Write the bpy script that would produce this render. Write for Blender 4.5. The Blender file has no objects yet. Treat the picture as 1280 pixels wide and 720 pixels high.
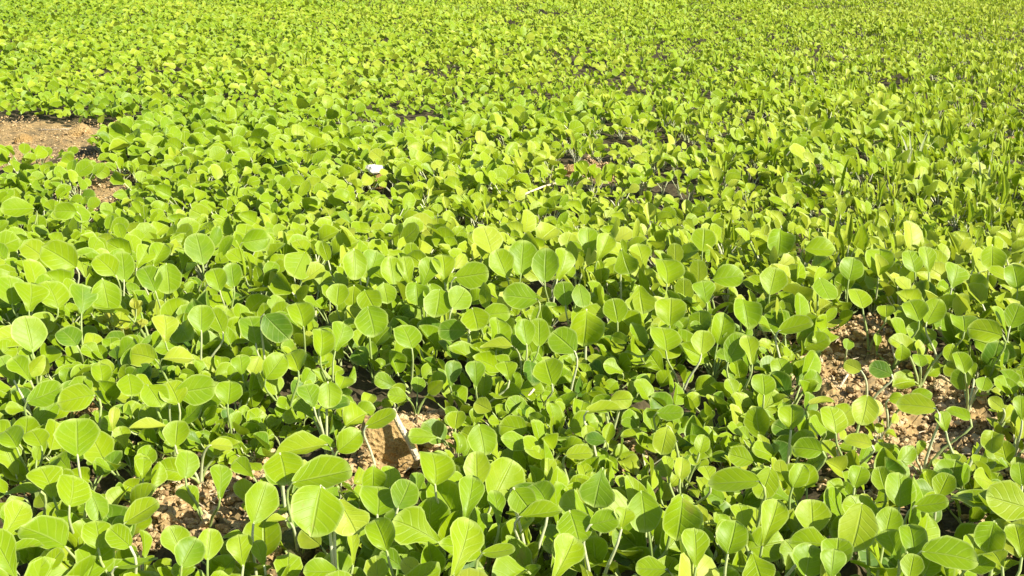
import bpy, bmesh, math, random
import numpy as np
from mathutils import Vector, Matrix

rnd = random.Random(11)
NR = np.random.default_rng(5)
SC = bpy.context.scene
COL = SC.collection

# ------------------------------------------------------------------ camera
F, PITCH, H = 1545.0, math.radians(16.2), 0.55        # focal length in 1280 px pixels, tilt down, height above the soil
CP, SP = math.cos(PITCH), math.sin(PITCH)
CAM = Vector((0, 0, H))
FWD, UP, RT = Vector((0, CP, -SP)), Vector((0, SP, CP)), Vector((1, 0, 0))
SUN = Vector((0.70, -0.42, 0.60)).normalized()           # direction towards the sun

cd = bpy.data.cameras.new('camera'); cam = bpy.data.objects.new('camera', cd); COL.objects.link(cam)
cam.location = CAM; cam.rotation_euler = (math.pi / 2 - PITCH, 0, 0)
cd.sensor_width = 36; cd.lens = F / 1280 * 36; cd.clip_start = 0.02; cd.clip_end = 5000
SC.camera = cam


def project(p):
    d = Vector(p) - CAM
    w = d.dot(FWD)
    return 640 + F * d.dot(RT) / w, 360 - F * d.dot(UP) / w, w


def hill(x, y):
    """height of the soil before its crumbs: low swells across the field"""
    return (0.010 * math.exp(-((y - 1.78) / 0.2) ** 2) - 0.012 * math.exp(-((y - 2.25) / 0.22) ** 2)
            + 0.006 * math.sin(1.9 * x + 0.7) * math.sin(2.3 * y + 0.4) + 0.010 * math.exp(-((x - .37) / .10) ** 2 - ((y - 1.42) / .16) ** 2))


def ground_at(px, py, h=0.0):
    """the spot at height h over the soil that is seen at a place of the photo"""
    r = FWD + RT * ((px - 640) / F) + UP * ((360 - py) / F)
    z = h
    for _ in range(5):
        t = (z - H) / r.z
        p = CAM + r * t
        z = hill(p.x, p.y) + h
    return p


# ------------------------------------------------------------------ materials
def mat(name):
    m = bpy.data.materials.new(name); m.use_nodes = True
    nt = m.node_tree; nt.nodes.clear()
    return m, nt


def N(nt, typ, **kw):
    n = nt.nodes.new(typ)
    for k, v in kw.items():
        if k == 'inp':
            for i, val in v.items():
                n.inputs[i].default_value = val
        else:
            setattr(n, k, v)
    return n


def math_node(nt, op, a, b=None, clamp=False):
    n = nt.nodes.new('ShaderNodeMath'); n.operation = op; n.use_clamp = clamp
    for i, v in enumerate((a, b)):
        if v is None: continue
        if isinstance(v, (int, float)): n.inputs[i].default_value = v
        else: nt.links.new(v, n.inputs[i])
    return n.outputs[0]


def smooth(nt, v, lo, hi):
    n = nt.nodes.new('ShaderNodeMapRange'); n.interpolation_type = 'SMOOTHSTEP'
    nt.links.new(v, n.inputs[0]); n.inputs[1].default_value = lo; n.inputs[2].default_value = hi
    return n.outputs[0]


def mixc(nt, fac, a, b):
    n = nt.nodes.new('ShaderNodeMix'); n.data_type = 'RGBA'
    for sock, v in ((n.inputs[0], fac), (n.inputs[6], a), (n.inputs[7], b)):
        if isinstance(v, tuple): sock.default_value = v
        elif isinstance(v, (int, float)): sock.default_value = v
        else: nt.links.new(v, sock)
    return n.outputs[2]


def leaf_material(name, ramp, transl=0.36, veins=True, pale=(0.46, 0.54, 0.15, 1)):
    m, nt = mat(name); L = nt.links
    out = N(nt, 'ShaderNodeOutputMaterial')
    at = N(nt, 'ShaderNodeAttribute', attribute_name='tint')
    oi = N(nt, 'ShaderNodeObjectInfo')
    geo = N(nt, 'ShaderNodeNewGeometry')
    t = math_node(nt, 'ADD', at.outputs['Fac'], math_node(nt, 'MULTIPLY', math_node(nt, 'SUBTRACT', oi.outputs['Random'], 0.5), 0.32))
    no = N(nt, 'ShaderNodeTexNoise', inp={'Scale': 60.0, 'Detail': 3.0})
    tc = N(nt, 'ShaderNodeTexCoord'); L.new(geo.outputs['Position'], no.inputs['Vector'])
    t = math_node(nt, 'ADD', t, math_node(nt, 'MULTIPLY', math_node(nt, 'SUBTRACT', no.outputs[0], 0.5), 0.42))
    cr = N(nt, 'ShaderNodeValToRGB'); L.new(t, cr.inputs[0])
    e = cr.color_ramp.elements
    for i, (pos, c) in enumerate(ramp):
        el = e[i] if i < 2 else e.new(pos)
        el.position = pos; el.color = (*c, 1)
    col = cr.outputs[0]
    sp_ = N(nt, 'ShaderNodeTexNoise', inp={'Scale': 34.0, 'Detail': 5.0, 'Roughness': 0.6}); L.new(geo.outputs['Position'], sp_.inputs['Vector'])
    col = mixc(nt, math_node(nt, 'MULTIPLY', smooth(nt, sp_.outputs[0], 0.67, 0.75), 0.55), col, (0.30, 0.25, 0.05, 1))
    bump_h = no.outputs[0]
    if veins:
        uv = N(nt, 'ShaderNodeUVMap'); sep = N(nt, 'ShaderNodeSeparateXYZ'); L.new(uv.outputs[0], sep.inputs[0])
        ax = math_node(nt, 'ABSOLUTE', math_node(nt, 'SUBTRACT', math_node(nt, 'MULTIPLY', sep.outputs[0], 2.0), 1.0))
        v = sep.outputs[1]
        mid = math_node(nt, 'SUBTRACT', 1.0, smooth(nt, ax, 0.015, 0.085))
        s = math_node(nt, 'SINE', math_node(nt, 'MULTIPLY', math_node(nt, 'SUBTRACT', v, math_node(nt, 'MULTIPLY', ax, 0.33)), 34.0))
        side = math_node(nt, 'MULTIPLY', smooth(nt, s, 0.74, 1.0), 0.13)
        rim = math_node(nt, 'MULTIPLY', smooth(nt, math_node(nt, 'MAXIMUM', ax, v), 0.85, 1.0), 0.60)  # pale leaf margin, strengthened to paint in bright edge highlights
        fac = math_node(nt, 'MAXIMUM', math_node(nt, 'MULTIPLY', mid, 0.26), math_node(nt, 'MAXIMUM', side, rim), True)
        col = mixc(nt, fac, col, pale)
        bump_h = math_node(nt, 'SUBTRACT', math_node(nt, 'MULTIPLY', no.outputs[0], 0.8), math_node(nt, 'MAXIMUM', mid, side))
    bp = N(nt, 'ShaderNodeBump', inp={'Strength': 0.55, 'Distance': 0.0016}); L.new(bump_h, bp.inputs['Height'])
    pb = N(nt, 'ShaderNodeBsdfPrincipled', inp={'Roughness': 0.42, 'Specular IOR Level': 0.23})
    L.new(col, pb.inputs['Base Color']); L.new(bp.outputs[0], pb.inputs['Normal'])
    tr = N(nt, 'ShaderNodeBsdfTranslucent')
    L.new(mixc(nt, 0.45, col, (0.42, 0.52, 0.02, 1)), tr.inputs[0])
    mx = N(nt, 'ShaderNodeMixShader', inp={0: transl})
    L.new(pb.outputs[0], mx.inputs[1]); L.new(tr.outputs[0], mx.inputs[2]); L.new(mx.outputs[0], out.inputs[0])
    return m


RAMP = [(0.0, (0.074, 0.165, 0.015)), (0.35, (0.192, 0.310, 0.006)), (0.65, (0.258, 0.362, 0.005)), (1.0, (0.40, 0.45, 0.04))]
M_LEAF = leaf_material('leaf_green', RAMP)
M_STEM = leaf_material('stem_pale_green', [(0.0, (0.24, 0.34, 0.07)), (0.5, (0.42, 0.48, 0.18)), (1.0, (0.66, 0.66, 0.42))], 0.18, False)
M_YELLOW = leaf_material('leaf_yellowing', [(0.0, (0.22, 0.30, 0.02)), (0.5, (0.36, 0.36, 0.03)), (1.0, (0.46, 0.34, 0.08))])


def soil_material(name, cols, scale, bump, rough=0.95):
    m, nt = mat(name); L = nt.links
    out = N(nt, 'ShaderNodeOutputMaterial'); geo = N(nt, 'ShaderNodeNewGeometry'); oi = N(nt, 'ShaderNodeObjectInfo')
    at = N(nt, 'ShaderNodeAttribute', attribute_name='tint')
    n1 = N(nt, 'ShaderNodeTexNoise', inp={'Scale': scale, 'Detail': 8.0, 'Roughness': 0.65})
    n2 = N(nt, 'ShaderNodeTexNoise', inp={'Scale': scale * 9, 'Detail': 4.0})
    v1 = N(nt, 'ShaderNodeTexVoronoi', inp={'Scale': scale * 4})
    for n in (n1, n2, v1): L.new(geo.outputs['Position'], n.inputs['Vector'])
    f = math_node(nt, 'ADD', math_node(nt, 'MULTIPLY', n1.outputs[0], 0.6), math_node(nt, 'MULTIPLY', n2.outputs[0], 0.4))
    f = math_node(nt, 'ADD', f, math_node(nt, 'MULTIPLY', math_node(nt, 'SUBTRACT', oi.outputs['Random'], 0.5), 0.14))
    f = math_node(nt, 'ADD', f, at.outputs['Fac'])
    cr = N(nt, 'ShaderNodeValToRGB'); L.new(f, cr.inputs[0]); e = cr.color_ramp.elements
    for i, (pos, c) in enumerate(cols):
        el = e[i] if i < 2 else e.new(pos)
        el.position = pos; el.color = (*c, 1)
    h = math_node(nt, 'ADD', math_node(nt, 'MULTIPLY', n2.outputs[0], 0.6), v1.outputs[0])
    bp = N(nt, 'ShaderNodeBump', inp={'Strength': bump, 'Distance': 0.004}); L.new(h, bp.inputs['Height'])
    pb = N(nt, 'ShaderNodeBsdfPrincipled', inp={'Roughness': rough, 'Specular IOR Level': 0.15})
    L.new(cr.outputs[0], pb.inputs['Base Color']); L.new(bp.outputs[0], pb.inputs['Normal']); L.new(pb.outputs[0], out.inputs[0])
    return m


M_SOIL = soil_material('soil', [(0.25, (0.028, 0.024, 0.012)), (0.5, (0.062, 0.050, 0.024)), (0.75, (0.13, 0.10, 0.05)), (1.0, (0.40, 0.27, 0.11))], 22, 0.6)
M_CRUMB = soil_material('soil_crumb', [(0.2, (0.20, 0.115, 0.055)), (0.5, (0.41, 0.28, 0.12)), (0.85, (0.60, 0.45, 0.24))], 60, 0.6)
M_CLAY = soil_material('brown_clay', [(0.3, (0.17, 0.095, 0.032)), (0.5, (0.28, 0.175, 0.062)), (0.7, (0.42, 0.29, 0.12))], 55, 0.7)
M_CHALK = soil_material('white_stone', [(0.3, (0.42, 0.37, 0.30)), (0.7, (0.66, 0.62, 0.55))], 40, 0.3)
M_DARKSTONE = soil_material('olive_stone', [(0.3, (0.07, 0.085, 0.03)), (0.5, (0.13, 0.13, 0.05)), (0.72, (0.26, 0.19, 0.09))], 40, 0.5)  # dark olive with browner mottling
M_STRAW = soil_material('dry_straw', [(0.3, (0.42, 0.30, 0.16)), (0.7, (0.66, 0.54, 0.36))], 90, 0.3, 0.7)

M_TWIG = soil_material('twig_bark', [(0.3, (0.52, 0.40, 0.25)), (0.7, (0.72, 0.62, 0.44))], 90, 0.5, 0.8)

# ------------------------------------------------------------------ light and sky
w = bpy.data.worlds.new('World'); SC.world = w; w.use_nodes = True
wn = w.node_tree; bg = wn.nodes['Background']
sk = wn.nodes.new('ShaderNodeTexSky'); sk.sky_type = 'NISHITA'; sk.sun_disc = False
sk.sun_elevation = math.asin(SUN.z); sk.sun_rotation = math.atan2(SUN.x, SUN.y)
wn.links.new(sk.outputs[0], bg.inputs[0]); bg.inputs[1].default_value = 0.09
ld = bpy.data.lights.new('sun', 'SUN'); ld.energy = 5.0; ld.angle = math.radians(0.5); ld.color = (1.0, 0.95, 0.85)
lo = bpy.data.objects.new('sun', ld); COL.objects.link(lo)
lo.rotation_euler = SUN.to_track_quat('Z', 'Y').to_euler()
lo.location = (2, -1, 3)
vs = SC.view_settings
vs.view_transform = 'Standard'; vs.look = 'None'; vs.gamma = 1; vs.exposure = 1.0; vs.use_curve_mapping = False
SC.cycles.max_bounces = 8; SC.cycles.transmission_bounces = 6


# ------------------------------------------------------------------ mesh helpers
def set_attr(me, arr):
    a = me.attributes.new('tint', 'FLOAT', 'POINT'); a.data.foreach_set('value', np.asarray(arr, dtype=np.float32))


def mesh_from(name, V, Q, mats, uv=None, tint=None, smooth_=True, mi=None):
    """a mesh out of arrays; Q holds quads or triangles, all of one length"""
    me = bpy.data.meshes.new(name)
    V = np.asarray(V, dtype=np.float32); Q = np.asarray(Q, dtype=np.int32)
    k = Q.shape[1]
    me.vertices.add(len(V)); me.vertices.foreach_set('co', V.ravel())
    me.loops.add(Q.size); me.loops.foreach_set('vertex_index', Q.ravel())
    me.polygons.add(len(Q))
    me.polygons.foreach_set('loop_start', np.arange(0, Q.size, k, dtype=np.int32))
    me.polygons.foreach_set('loop_total', np.full(len(Q), k, dtype=np.int32))
    me.polygons.foreach_set('use_smooth', np.full(len(Q), smooth_, dtype=bool))
    if mi is not None: me.polygons.foreach_set('material_index', np.asarray(mi, dtype=np.int32))
    for m in mats: me.materials.append(m)
    if uv is not None:
        u = me.uv_layers.new(name='UVMap'); u.data.foreach_set('uv', np.asarray(uv, dtype=np.float32)[Q.ravel()].ravel())
    set_attr(me, np.zeros(len(V)) if tint is None else tint)
    me.update(calc_edges=True); me.validate()
    return me


def link(name, me, parent=None):
    o = bpy.data.objects.new(name, me); COL.objects.link(o)
    if parent: o.parent = parent
    return o


def tag(o, label, cat, group=None, kind=None):
    if label: o['label'] = label
    if cat: o['category'] = cat
    if group: o['group'] = group
    if kind: o['kind'] = kind
    return o


# ------------------------------------------------------------------ leaf blades: unit blades, base at 0, tip at (0,1,0), face +Z
def blade_arrays(kind, seed, nu, nv):
    r = random.Random(seed * 7 + 3)
    wmax, bulge, fold, cup, droop, wave = r.uniform(0.94, 1.06), r.uniform(-.06, .06), r.uniform(0.02, 0.30), r.uniform(-0.05, 0.22), r.uniform(-0.08, 0.26), r.uniform(0.015, 0.06)
    ph = r.uniform(0, 6.28); skew = r.uniform(-0.09, 0.09); wid = r.uniform(0.46, 0.60)
    twist, nib = r.uniform(-.16, .16), r.uniform(0, .022)
    if kind == 'folded': fold, cup = r.uniform(.7, 1.1), .1
    if kind == 'curled': droop, fold, wave = r.uniform(.35, .6), r.uniform(.2, .5), .09
    V, UV = [], []
    for i in range(nv + 1):
        t = (1 - math.cos(math.pi * i / nv)) / 2
        if kind in ('round', 'curled'): prof = math.sin(math.pi / 2 * min(1, (t + .012) / wid)) ** 0.72 if t < wid else math.sqrt(max(0, 1 - ((t - wid) / (1.003 - wid)) ** 2.25))
        elif kind == 'spoon': prof = (0.16 + 0.84 * min(1, t / 0.62) ** 1.5) * (1 - max(0, (t - 0.60) / 0.405) ** 2.4) ** 0.5 if t < .999 else .05
        else:                 prof = math.sin(math.pi * (0.03 + 0.955 * t) ** 0.95) ** 0.72
        prof = max(0.03, prof) * (1 + bulge * math.sin(5 * t + ph))
        for j in range(nu + 1):
            s = 2 * j / nu - 1
            x = 0.5 * wmax * prof * s + skew * t * t
            x += 0.012 * math.sin(9 * t + ph + 2 * s) * abs(s)
            z = fold * abs(s) ** 1.3 * prof * 0.5 + cup * (s * s * prof * prof) * 0.4 - droop * t * t + wave * math.sin(7.5 * t + ph + (2.2 if s > 0 else 0)) * s * s
            z += twist * s * t * prof; x += nib * math.sin(17 * t + 3 * ph) * s * abs(s)
            y = t - 0.02 * abs(s) * math.sin(11 * t + ph)
            V.append((x, y, z)); UV.append((j / nu, t))
    Q = [(i * (nu + 1) + j, i * (nu + 1) + j + 1, (i + 1) * (nu + 1) + j + 1, (i + 1) * (nu + 1) + j) for i in range(nv) for j in range(nu)]
    return np.array(V), np.array(UV), np.array(Q)


KINDS = ['round'] * 7 + ['spoon'] * 4 + ['oval'] * 4 + ['folded'] * 3 + ['curled'] * 3
BLADES, LOBLADES = [], []
for i, k in enumerate(KINDS):
    V, UV, Q = blade_arrays(k, i, 8, 11)
    BLADES.append(mesh_from('leaf', V, Q, [M_LEAF], UV, np.full(len(V), 0.40 + 0.2 * ((i * 37) % 10) / 10)))
    LOBLADES.append(blade_arrays(k, i, 2, 5))
BY_KIND = {k: [i for i, kk in enumerate(KINDS) if kk == k] for k in set(KINDS)}
_tinted = {}


def blade_mesh(i, dt):
    if dt == 0: return BLADES[i]
    if (i, dt) not in _tinted:
        V, UV, Q = blade_arrays(KINDS[i], i, 8, 11)
        _tinted[i, dt] = mesh_from('leaf', V, Q, [M_LEAF], UV, np.full(len(V), 0.5 + dt))
    return _tinted[i, dt]


def frame(D, n):
    """matrix columns: across, along, normal"""
    D = D.normalized(); n = (n - D * n.dot(D)).normalized()
    X = D.cross(n).normalized()
    return Matrix((X, D, n)).transposed()


def tube_arrays(pts, r0, r1, sides):
    pts = [Vector(p) for p in pts]; V, Q = [], []
    for i, p in enumerate(pts):
        d = (pts[min(i + 1, len(pts) - 1)] - pts[max(i - 1, 0)]).normalized()
        a = d.orthogonal().normalized(); b = d.cross(a)
        r = r0 + (r1 - r0) * i / (len(pts) - 1)
        for k in range(sides):
            an = 2 * math.pi * k / sides
            V.append(p + a * (r * math.cos(an)) + b * (r * math.sin(an)))
        if i:
            o = (i - 1) * sides
            Q += [(o + k, o + (k + 1) % sides, o + sides + (k + 1) % sides, o + sides + k) for k in range(sides)]
    return np.array([tuple(v) for v in V]), np.array(Q)


def petiole_path(base, D, n=6, crown=Vector((0, 0, 0))):
    L = (base - crown).length
    c = crown + Vector((0, 0, 0.40 * L)) + (base - crown) * 0.25
    c2 = base - D * (0.16 * L) - Vector((0, 0, 0.12 * L))
    P = []
    for i in range(n + 1):
        t = i / n
        P.append(crown * (1 - t) ** 3 + c * (3 * t * (1 - t) ** 2) + c2 * (3 * t * t * (1 - t)) + base * t ** 3)
    return P


def stem_mesh(specs):
    """crown and all leaf stalks of one seedling as one branching stem"""
    Vs, Qs, T, off = [], [], [], 0
    def add(V, Q, t):
        nonlocal off
        Vs.append(V); Qs.append(Q + off); T.extend([t] * len(V)); off += len(V)
    add(*tube_arrays([(0, 0, -0.014), (0.0003, 0, 0.0), (0, 0.0004, 0.007)], 0.0026, 0.0019, 7), 0.45)
    for s in specs:
        end = s['base'] + s['D'] * (0.10 * s['L'])
        P = petiole_path(s['base'], s['D'])
        add(*tube_arrays(P + [s['base'] + s['D'] * (0.05 * s['L']) - s['n'] * 0.0006], 0.0017, 0.00095, 6), 0.30 + s.get('st', 0))
    return mesh_from('stem', np.concatenate(Vs), np.concatenate(Qs), [M_STEM], None, T)


GROUP = 'young seedlings growing in the field'


def seedling(loc, specs, rz=0.0, sc=1.0, smesh=None):
    e = bpy.data.objects.new('seedling', None); COL.objects.link(e)
    e.empty_display_size = 0.01
    e.location = loc; e.rotation_euler = (0, 0, rz); e.scale = (sc, sc, sc)
    e['category'] = 'seedling'; e['group'] = GROUP
    link('stem', smesh or stem_mesh(specs), e)
    for s in specs:
        o = link('leaf', blade_mesh(s['b'], s.get('dt', 0)), e)
        M = frame(s['D'], s['n'])
        W, L = s['W'], s['L']
        o.matrix_local = Matrix.Translation(s['base']) @ M.to_4x4() @ Matrix.Diagonal((W, L, (W + L) / 2, 1))
    return e


def copy_seedling(src, loc, rz, sc):
    c = src.copy(); COL.objects.link(c); c.location = loc; c.rotation_euler = (0, 0, rz); c.scale = (sc, sc, sc)
    for ch in src.children:
        d = ch.copy(); COL.objects.link(d); d.parent = c
    return c


# ------------------------------------------------------------------ the leaves that stand out in the photo: x, y, width, height, turn of the long side, tint, height over the soil
HERO = [
 # front row
 (95,547,55,46,0,'',.095),(61,601,44,46,10,'',.09),(92,613,46,42,-15,'',.088),(28,615,42,16,0,'',.07),(18,650,34,52,-25,'y',.085),(4,692,44,74,10,'',.1),
 (34,684,42,15,5,'',.07),(57,706,58,26,32,'y',.075),(121,633,30,36,0,'',.07),(177,640,48,28,22,'',.075),(134,671,62,44,5,'',.085),(46,546,32,27,10,'',.07),
 (14,546,36,32,0,'',.075),(233,580,33,36,0,'',.07),(185,534,50,10,-3,'p',.06),(142,524,15,34,-8,'p',.06),(180,585,20,30,0,'',.05),(171,705,52,16,4,'',.065),
 (277,601,29,46,0,'',.065),(277,556,28,14,-8,'p',.05),(376,561,68,20,10,'y',.07),(437,552,40,28,32,'',.075),(355,586,50,40,15,'',.08),(324,628,44,54,-12,'',.085),
 (403,595,76,46,4,'',.09),(394,636,66,58,0,'',.11),(434,645,46,46,10,'y',.095),(442,684,15,46,0,'y',.055),(247,687,60,46,8,'',.085),(300,688,36,42,0,'',.07),
 (292,671,28,12,0,'',.06),(345,650,26,8,0,'p',.055),(325,692,22,36,0,'',.06),(400,715,42,26,-8,'',.06),(229,712,30,20,0,'',.06),
 (545,583,52,48,12,'',.10),(522,603,20,28,0,'d',.07),(603,550,38,40,0,'',.08),(595,587,34,46,-10,'',.085),(588,622,34,62,-8,'',.09),(580,684,44,76,-6,'',.1),
 (624,690,42,20,8,'y',.08),(477,597,52,32,5,'y',.085),(487,620,76,42,-4,'',.09),(477,667,38,48,0,'',.085),(513,710,30,22,-35,'p',.06),(622,634,22,46,12,'d',.075),
 (477,525,42,22,15,'',.065),(830,550,29,36,-10,'y',.075),(836,583,17,30,8,'y',.06),(853,585,22,30,-12,'y',.065),(747,609,47,50,0,'',.095),(805,640,46,52,0,'',.095),
 (851,646,48,54,5,'',.1),(664,620,60,38,6,'',.09),(677,642,56,18,4,'',.085),(719,659,46,42,8,'',.09),(766,651,58,34,6,'y',.095),(707,697,40,62,-15,'y',.095),
 (686,586,22,30,0,'y',.065),(724,566,34,18,8,'y',.06),(735,541,18,22,20,'y',.055),(744,550,26,16,0,'d',.05),(814,712,40,26,0,'',.085),(838,517,34,22,-5,'d',.06),
 (756,512,46,20,12,'y',.07),(878,555,20,26,-8,'y',.065),(868,575,16,14,30,'y',.05),(990,520,34,36,0,'',.08),(1043,524,38,38,0,'',.085),(1010,560,38,28,-12,'',.075),
 (917,602,64,34,10,'',.09),(958,604,34,40,0,'y',.085),(999,595,26,34,-22,'',.08),(965,653,36,66,-28,'y',.095),(916,671,40,46,0,'',.1),(870,684,38,52,6,'',.1),
 (929,646,30,36,0,'',.09),(1014,646,46,42,0,'',.095),(1011,678,52,20,5,'',.09),(1023,703,72,46,6,'',.1),(947,710,46,40,8,'',.1),(886,592,24,24,0,'y',.075),
 (1073,551,36,20,-8,'y',.06),(1073,595,27,32,0,'',.07),(1126,612,42,46,0,'',.09),(1102,600,26,34,8,'',.08),(1179,606,30,32,0,'',.075),(1240,549,28,22,0,'y',.055),
 (1073,659,50,60,0,'y',.1),(1109,655,34,44,0,'',.095),(1130,676,60,52,6,'',.1),(1187,692,68,40,10,'',.105),(1237,670,40,38,0,'',.1),(1236,702,58,26,32,'y',.09),
 (1276,592,24,32,0,'',.08),(1274,675,30,44,0,'',.09),(1165,631,42,26,8,'',.08),(1046,690,40,44,0,'',.1),(1150,710,52,34,0,'',.1),
 # middle
 (1081,513,34,38,6,'y',.085),(1145,507,48,30,-6,'y',.085),(1179,527,24,28,8,'',.07),(1199,516,32,18,-20,'',.075),(1154,388,52,36,0,'',.09),(1108,388,22,18,10,'',.07),
 (1205,401,34,27,-8,'',.08),(1232,413,44,32,-8,'',.085),(1269,395,28,32,0,'',.085),(1203,452,24,32,0,'',.07),(1101,462,30,22,-15,'d',.055),(1066,458,24,18,-20,'p',.06),
 (1128,440,20,20,0,'',.05),(1245,505,22,15,-25,'p',.05),(1027,503,32,10,8,'p',.05),(1276,510,22,34,0,'',.07),(932,388,38,30,5,'',.085),(877,428,31,31,0,'',.075),
 (927,432,46,46,0,'',.085),(995,408,44,25,14,'',.08),(955,480,31,29,0,'',.07),(75,320,50,38,-38,'',.09),(117,373,66,46,4,'',.1),(15,362,40,40,0,'',.09),(40,370,44,40,-10,'',.085),
 (37,417,44,46,0,'',.085),(17,463,46,42,0,'',.085),(208,410,34,38,-10,'p',.08),(223,447,40,19,-5,'p',.065),(57,494,46,34,8,'',.08),(95,497,47,34,-4,'',.08),
 (87,420,32,30,20,'d',.07),(190,317,46,40,0,'',.09),(143,333,52,40,8,'',.09),(200,352,56,40,0,'',.09),(67,367,42,40,0,'',.08),(163,482,34,28,0,'',.06),
 (205,488,60,36,8,'',.085),(245,488,50,38,-4,'',.085),(260,400,52,36,-5,'',.085),(377,392,36,36,0,'',.085),(330,410,66,44,10,'d',.085),(415,425,54,42,0,'',.085),
 (310,456,46,27,14,'y',.07),(355,456,64,32,24,'y',.08),(400,495,56,36,0,'',.08),(287,490,34,32,0,'',.07),(220,542,34,32,0,'',.06),(60,487,30,24,0,'',.06),
 (465,402,42,38,0,'',.085),(510,420,36,34,0,'',.08),(565,412,36,28,0,'d',.075),(607,395,62,30,8,'',.085),(620,433,42,18,6,'p',.07),(665,414,46,36,10,'',.085),
 (720,416,70,46,24,'',.09),(832,422,42,34,0,'',.085),(838,388,40,40,0,'y',.09),(770,388,32,30,0,'',.08),(665,463,30,24,0,'d',.06),(685,466,40,32,18,'',.07),(635,463,28,27,0,'',.065),
 (595,467,26,36,0,'',.065),(565,467,24,36,-10,'d',.06),(765,505,54,25,10,'y',.065),(570,525,26,22,8,'',.05),(560,375,62,32,4,'',.09),(530,368,50,30,0,'',.085),(470,370,50,30,6,'',.085),
 (455,330,56,40,0,'',.09),(497,336,46,40,10,'',.085),(545,336,52,44,0,'',.09),(640,325,62,46,6,'',.095),(692,330,56,44,-5,'',.095),(745,306,46,46,0,'y',.09),(790,322,52,38,8,'',.09),
 (835,336,44,38,0,'',.085),(910,346,42,28,8,'',.08),(965,351,36,34,0,'',.08),(1065,336,31,32,0,'',.08),(1100,326,38,38,0,'',.085),(1150,325,46,38,0,'',.09),(1240,322,32,32,0,'',.08),
 (1025,311,40,24,0,'',.08),(90,266,46,24,0,'',.085),(250,311,38,40,10,'',.085),(320,301,36,28,0,'',.08),(372,331,40,34,-20,'',.08),(280,346,46,34,0,'',.085),(22,262,40,22,5,'',.08),
 (610,300,40,34,0,'y',.08),(590,345,44,34,0,'',.085),(880,300,32,28,0,'y',.08),(975,300,34,28,0,'',.08),(1195,345,36,32,0,'',.08),(1270,345,28,34,0,'',.085),(430,372,46,32,0,'',.08),
 (150,400,26,22,0,'y',.06),(420,505,36,20,0,'d',.06),(880,365,34,30,0,'',.08),(1030,362,34,30,8,'',.08),(1075,372,32,28,0,'',.075),(800,372,38,30,12,'',.08),(715,370,46,34,0,'',.085),(650,372,44,32,0,'',.085),
 # small leaves sprinkled over the bare patch
 (1060,430,16,14,0,'',.03),(1150,450,20,18,0,'',.045),(1190,572,22,18,8,'',.045),(1150,560,13,22,0,'y',.04),
 (1120,498,19,14,12,'',.04),(1097,428,10,24,0,'y',.04),(1230,480,22,18,0,'',.05),(1215,462,16,24,0,'',.05),(1188,440,20,22,0,'',.055),(1060,560,22,14,0,'',.04),(1225,575,20,16,0,'',.045),
]
KEEP_WIDE = {(403, 595), (394, 636), (1187, 692), (580, 684), (917, 602), (75, 320), (1145, 507), (95, 547), (545, 583), (376, 561)}
_h = []
for q in HERO:
    cx, cy, pw, ph, rot, tt, hz = q
    lim = 45 if cy < 480 else 50
    if pw > lim and pw / ph < 2.6 and (cx, cy) not in KEEP_WIDE:
        k = rnd.uniform(.54, .66); a = math.radians(rot)
        for sg, kk in ((-1, k), (1, 1.16 - k)):
            o = sg * pw * .5 * (1 - kk)
            _h.append((cx + o * math.cos(a), cy - o * math.sin(a) + rnd.uniform(-.12, .12) * ph, pw * kk, ph * rnd.uniform(.82, 1.0), rot + rnd.uniform(-25, 25), tt if sg > 0 else '', hz + rnd.uniform(-.008, .004)))
    else: _h.append(q)
HERO = _h
TINT = {'': 0.0, 'y': 0.20, 'p': 0.42, 'd': -0.34}  # 'd': darker green leaves, and shade painted into the colour of shaded ones
# bare earth as seen in the photo (corner points), turned into plots on the soil
BARE = [[(1015,505),(1035,415),(1060,402),(1112,402),(1132,455),(1200,482),(1222,505),(1262,560),(1215,585),(1150,600),(1120,545),(1060,560)],
        [(-40,152),(95,152),(165,174),(150,186),(110,187),(70,196),(30,212),(-40,214)],
        [(186,602),(238,586),(280,588),(310,622),(292,668),(240,678),(196,670)],
        [(440,545),(470,525),(555,548),(548,598),(450,602)],
        [(890,575),(945,572),(940,594),(890,590)], [(780,556),(815,540),(822,572),(785,580)],
        [(1008,585),(1060,585),(1062,612),(1012,606)], [(1082,622),(1104,616),(1110,640),(1090,642)],
        [(85,200),(135,200),(165,262),(120,262)], [(692,212),(765,211),(765,227),(692,227)], [(1252,632),(1280,628),(1280,690),(1256,690)],
        [(590,700),(650,700),(650,720),(590,720)], [(60,512),(125,512),(120,525),(60,525)],
        [(335,672),(405,676),(405,735),(335,735)], [(0,590),(14,590),(14,640),(0,640)]]


def noise2(x, y, s, seed=0):
    """smooth value noise on a lattice"""
    x = np.asarray(x, dtype=float) / s; y = np.asarray(y, dtype=float) / s
    xi, yi = np.floor(x).astype(np.int64), np.floor(y).astype(np.int64); fx, fy = x - xi, y - yi
    fx, fy = fx * fx * (3 - 2 * fx), fy * fy * (3 - 2 * fy)
    def h(a, b):
        k = (a * 374761393 + b * 668265263 + seed * 974711) & 0xFFFFFFFF
        k = ((k ^ (k >> 13)) * 1274126177) & 0xFFFFFFFF
        return ((k ^ (k >> 16)) & 0xFFFF) / 65535.0
    return (h(xi, yi) * (1 - fx) + h(xi + 1, yi) * fx) * (1 - fy) + (h(xi, yi + 1) * (1 - fx) + h(xi + 1, yi + 1) * fx) * fy


def inside(poly, x, y):
    c = False
    for i in range(len(poly)):
        (x1, y1), (x2, y2) = poly[i], poly[i - 1]
        if (y1 > y) != (y2 > y) and x < (x2 - x1) * (y - y1) / (y2 - y1) + x1: c = not c
    return c


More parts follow.
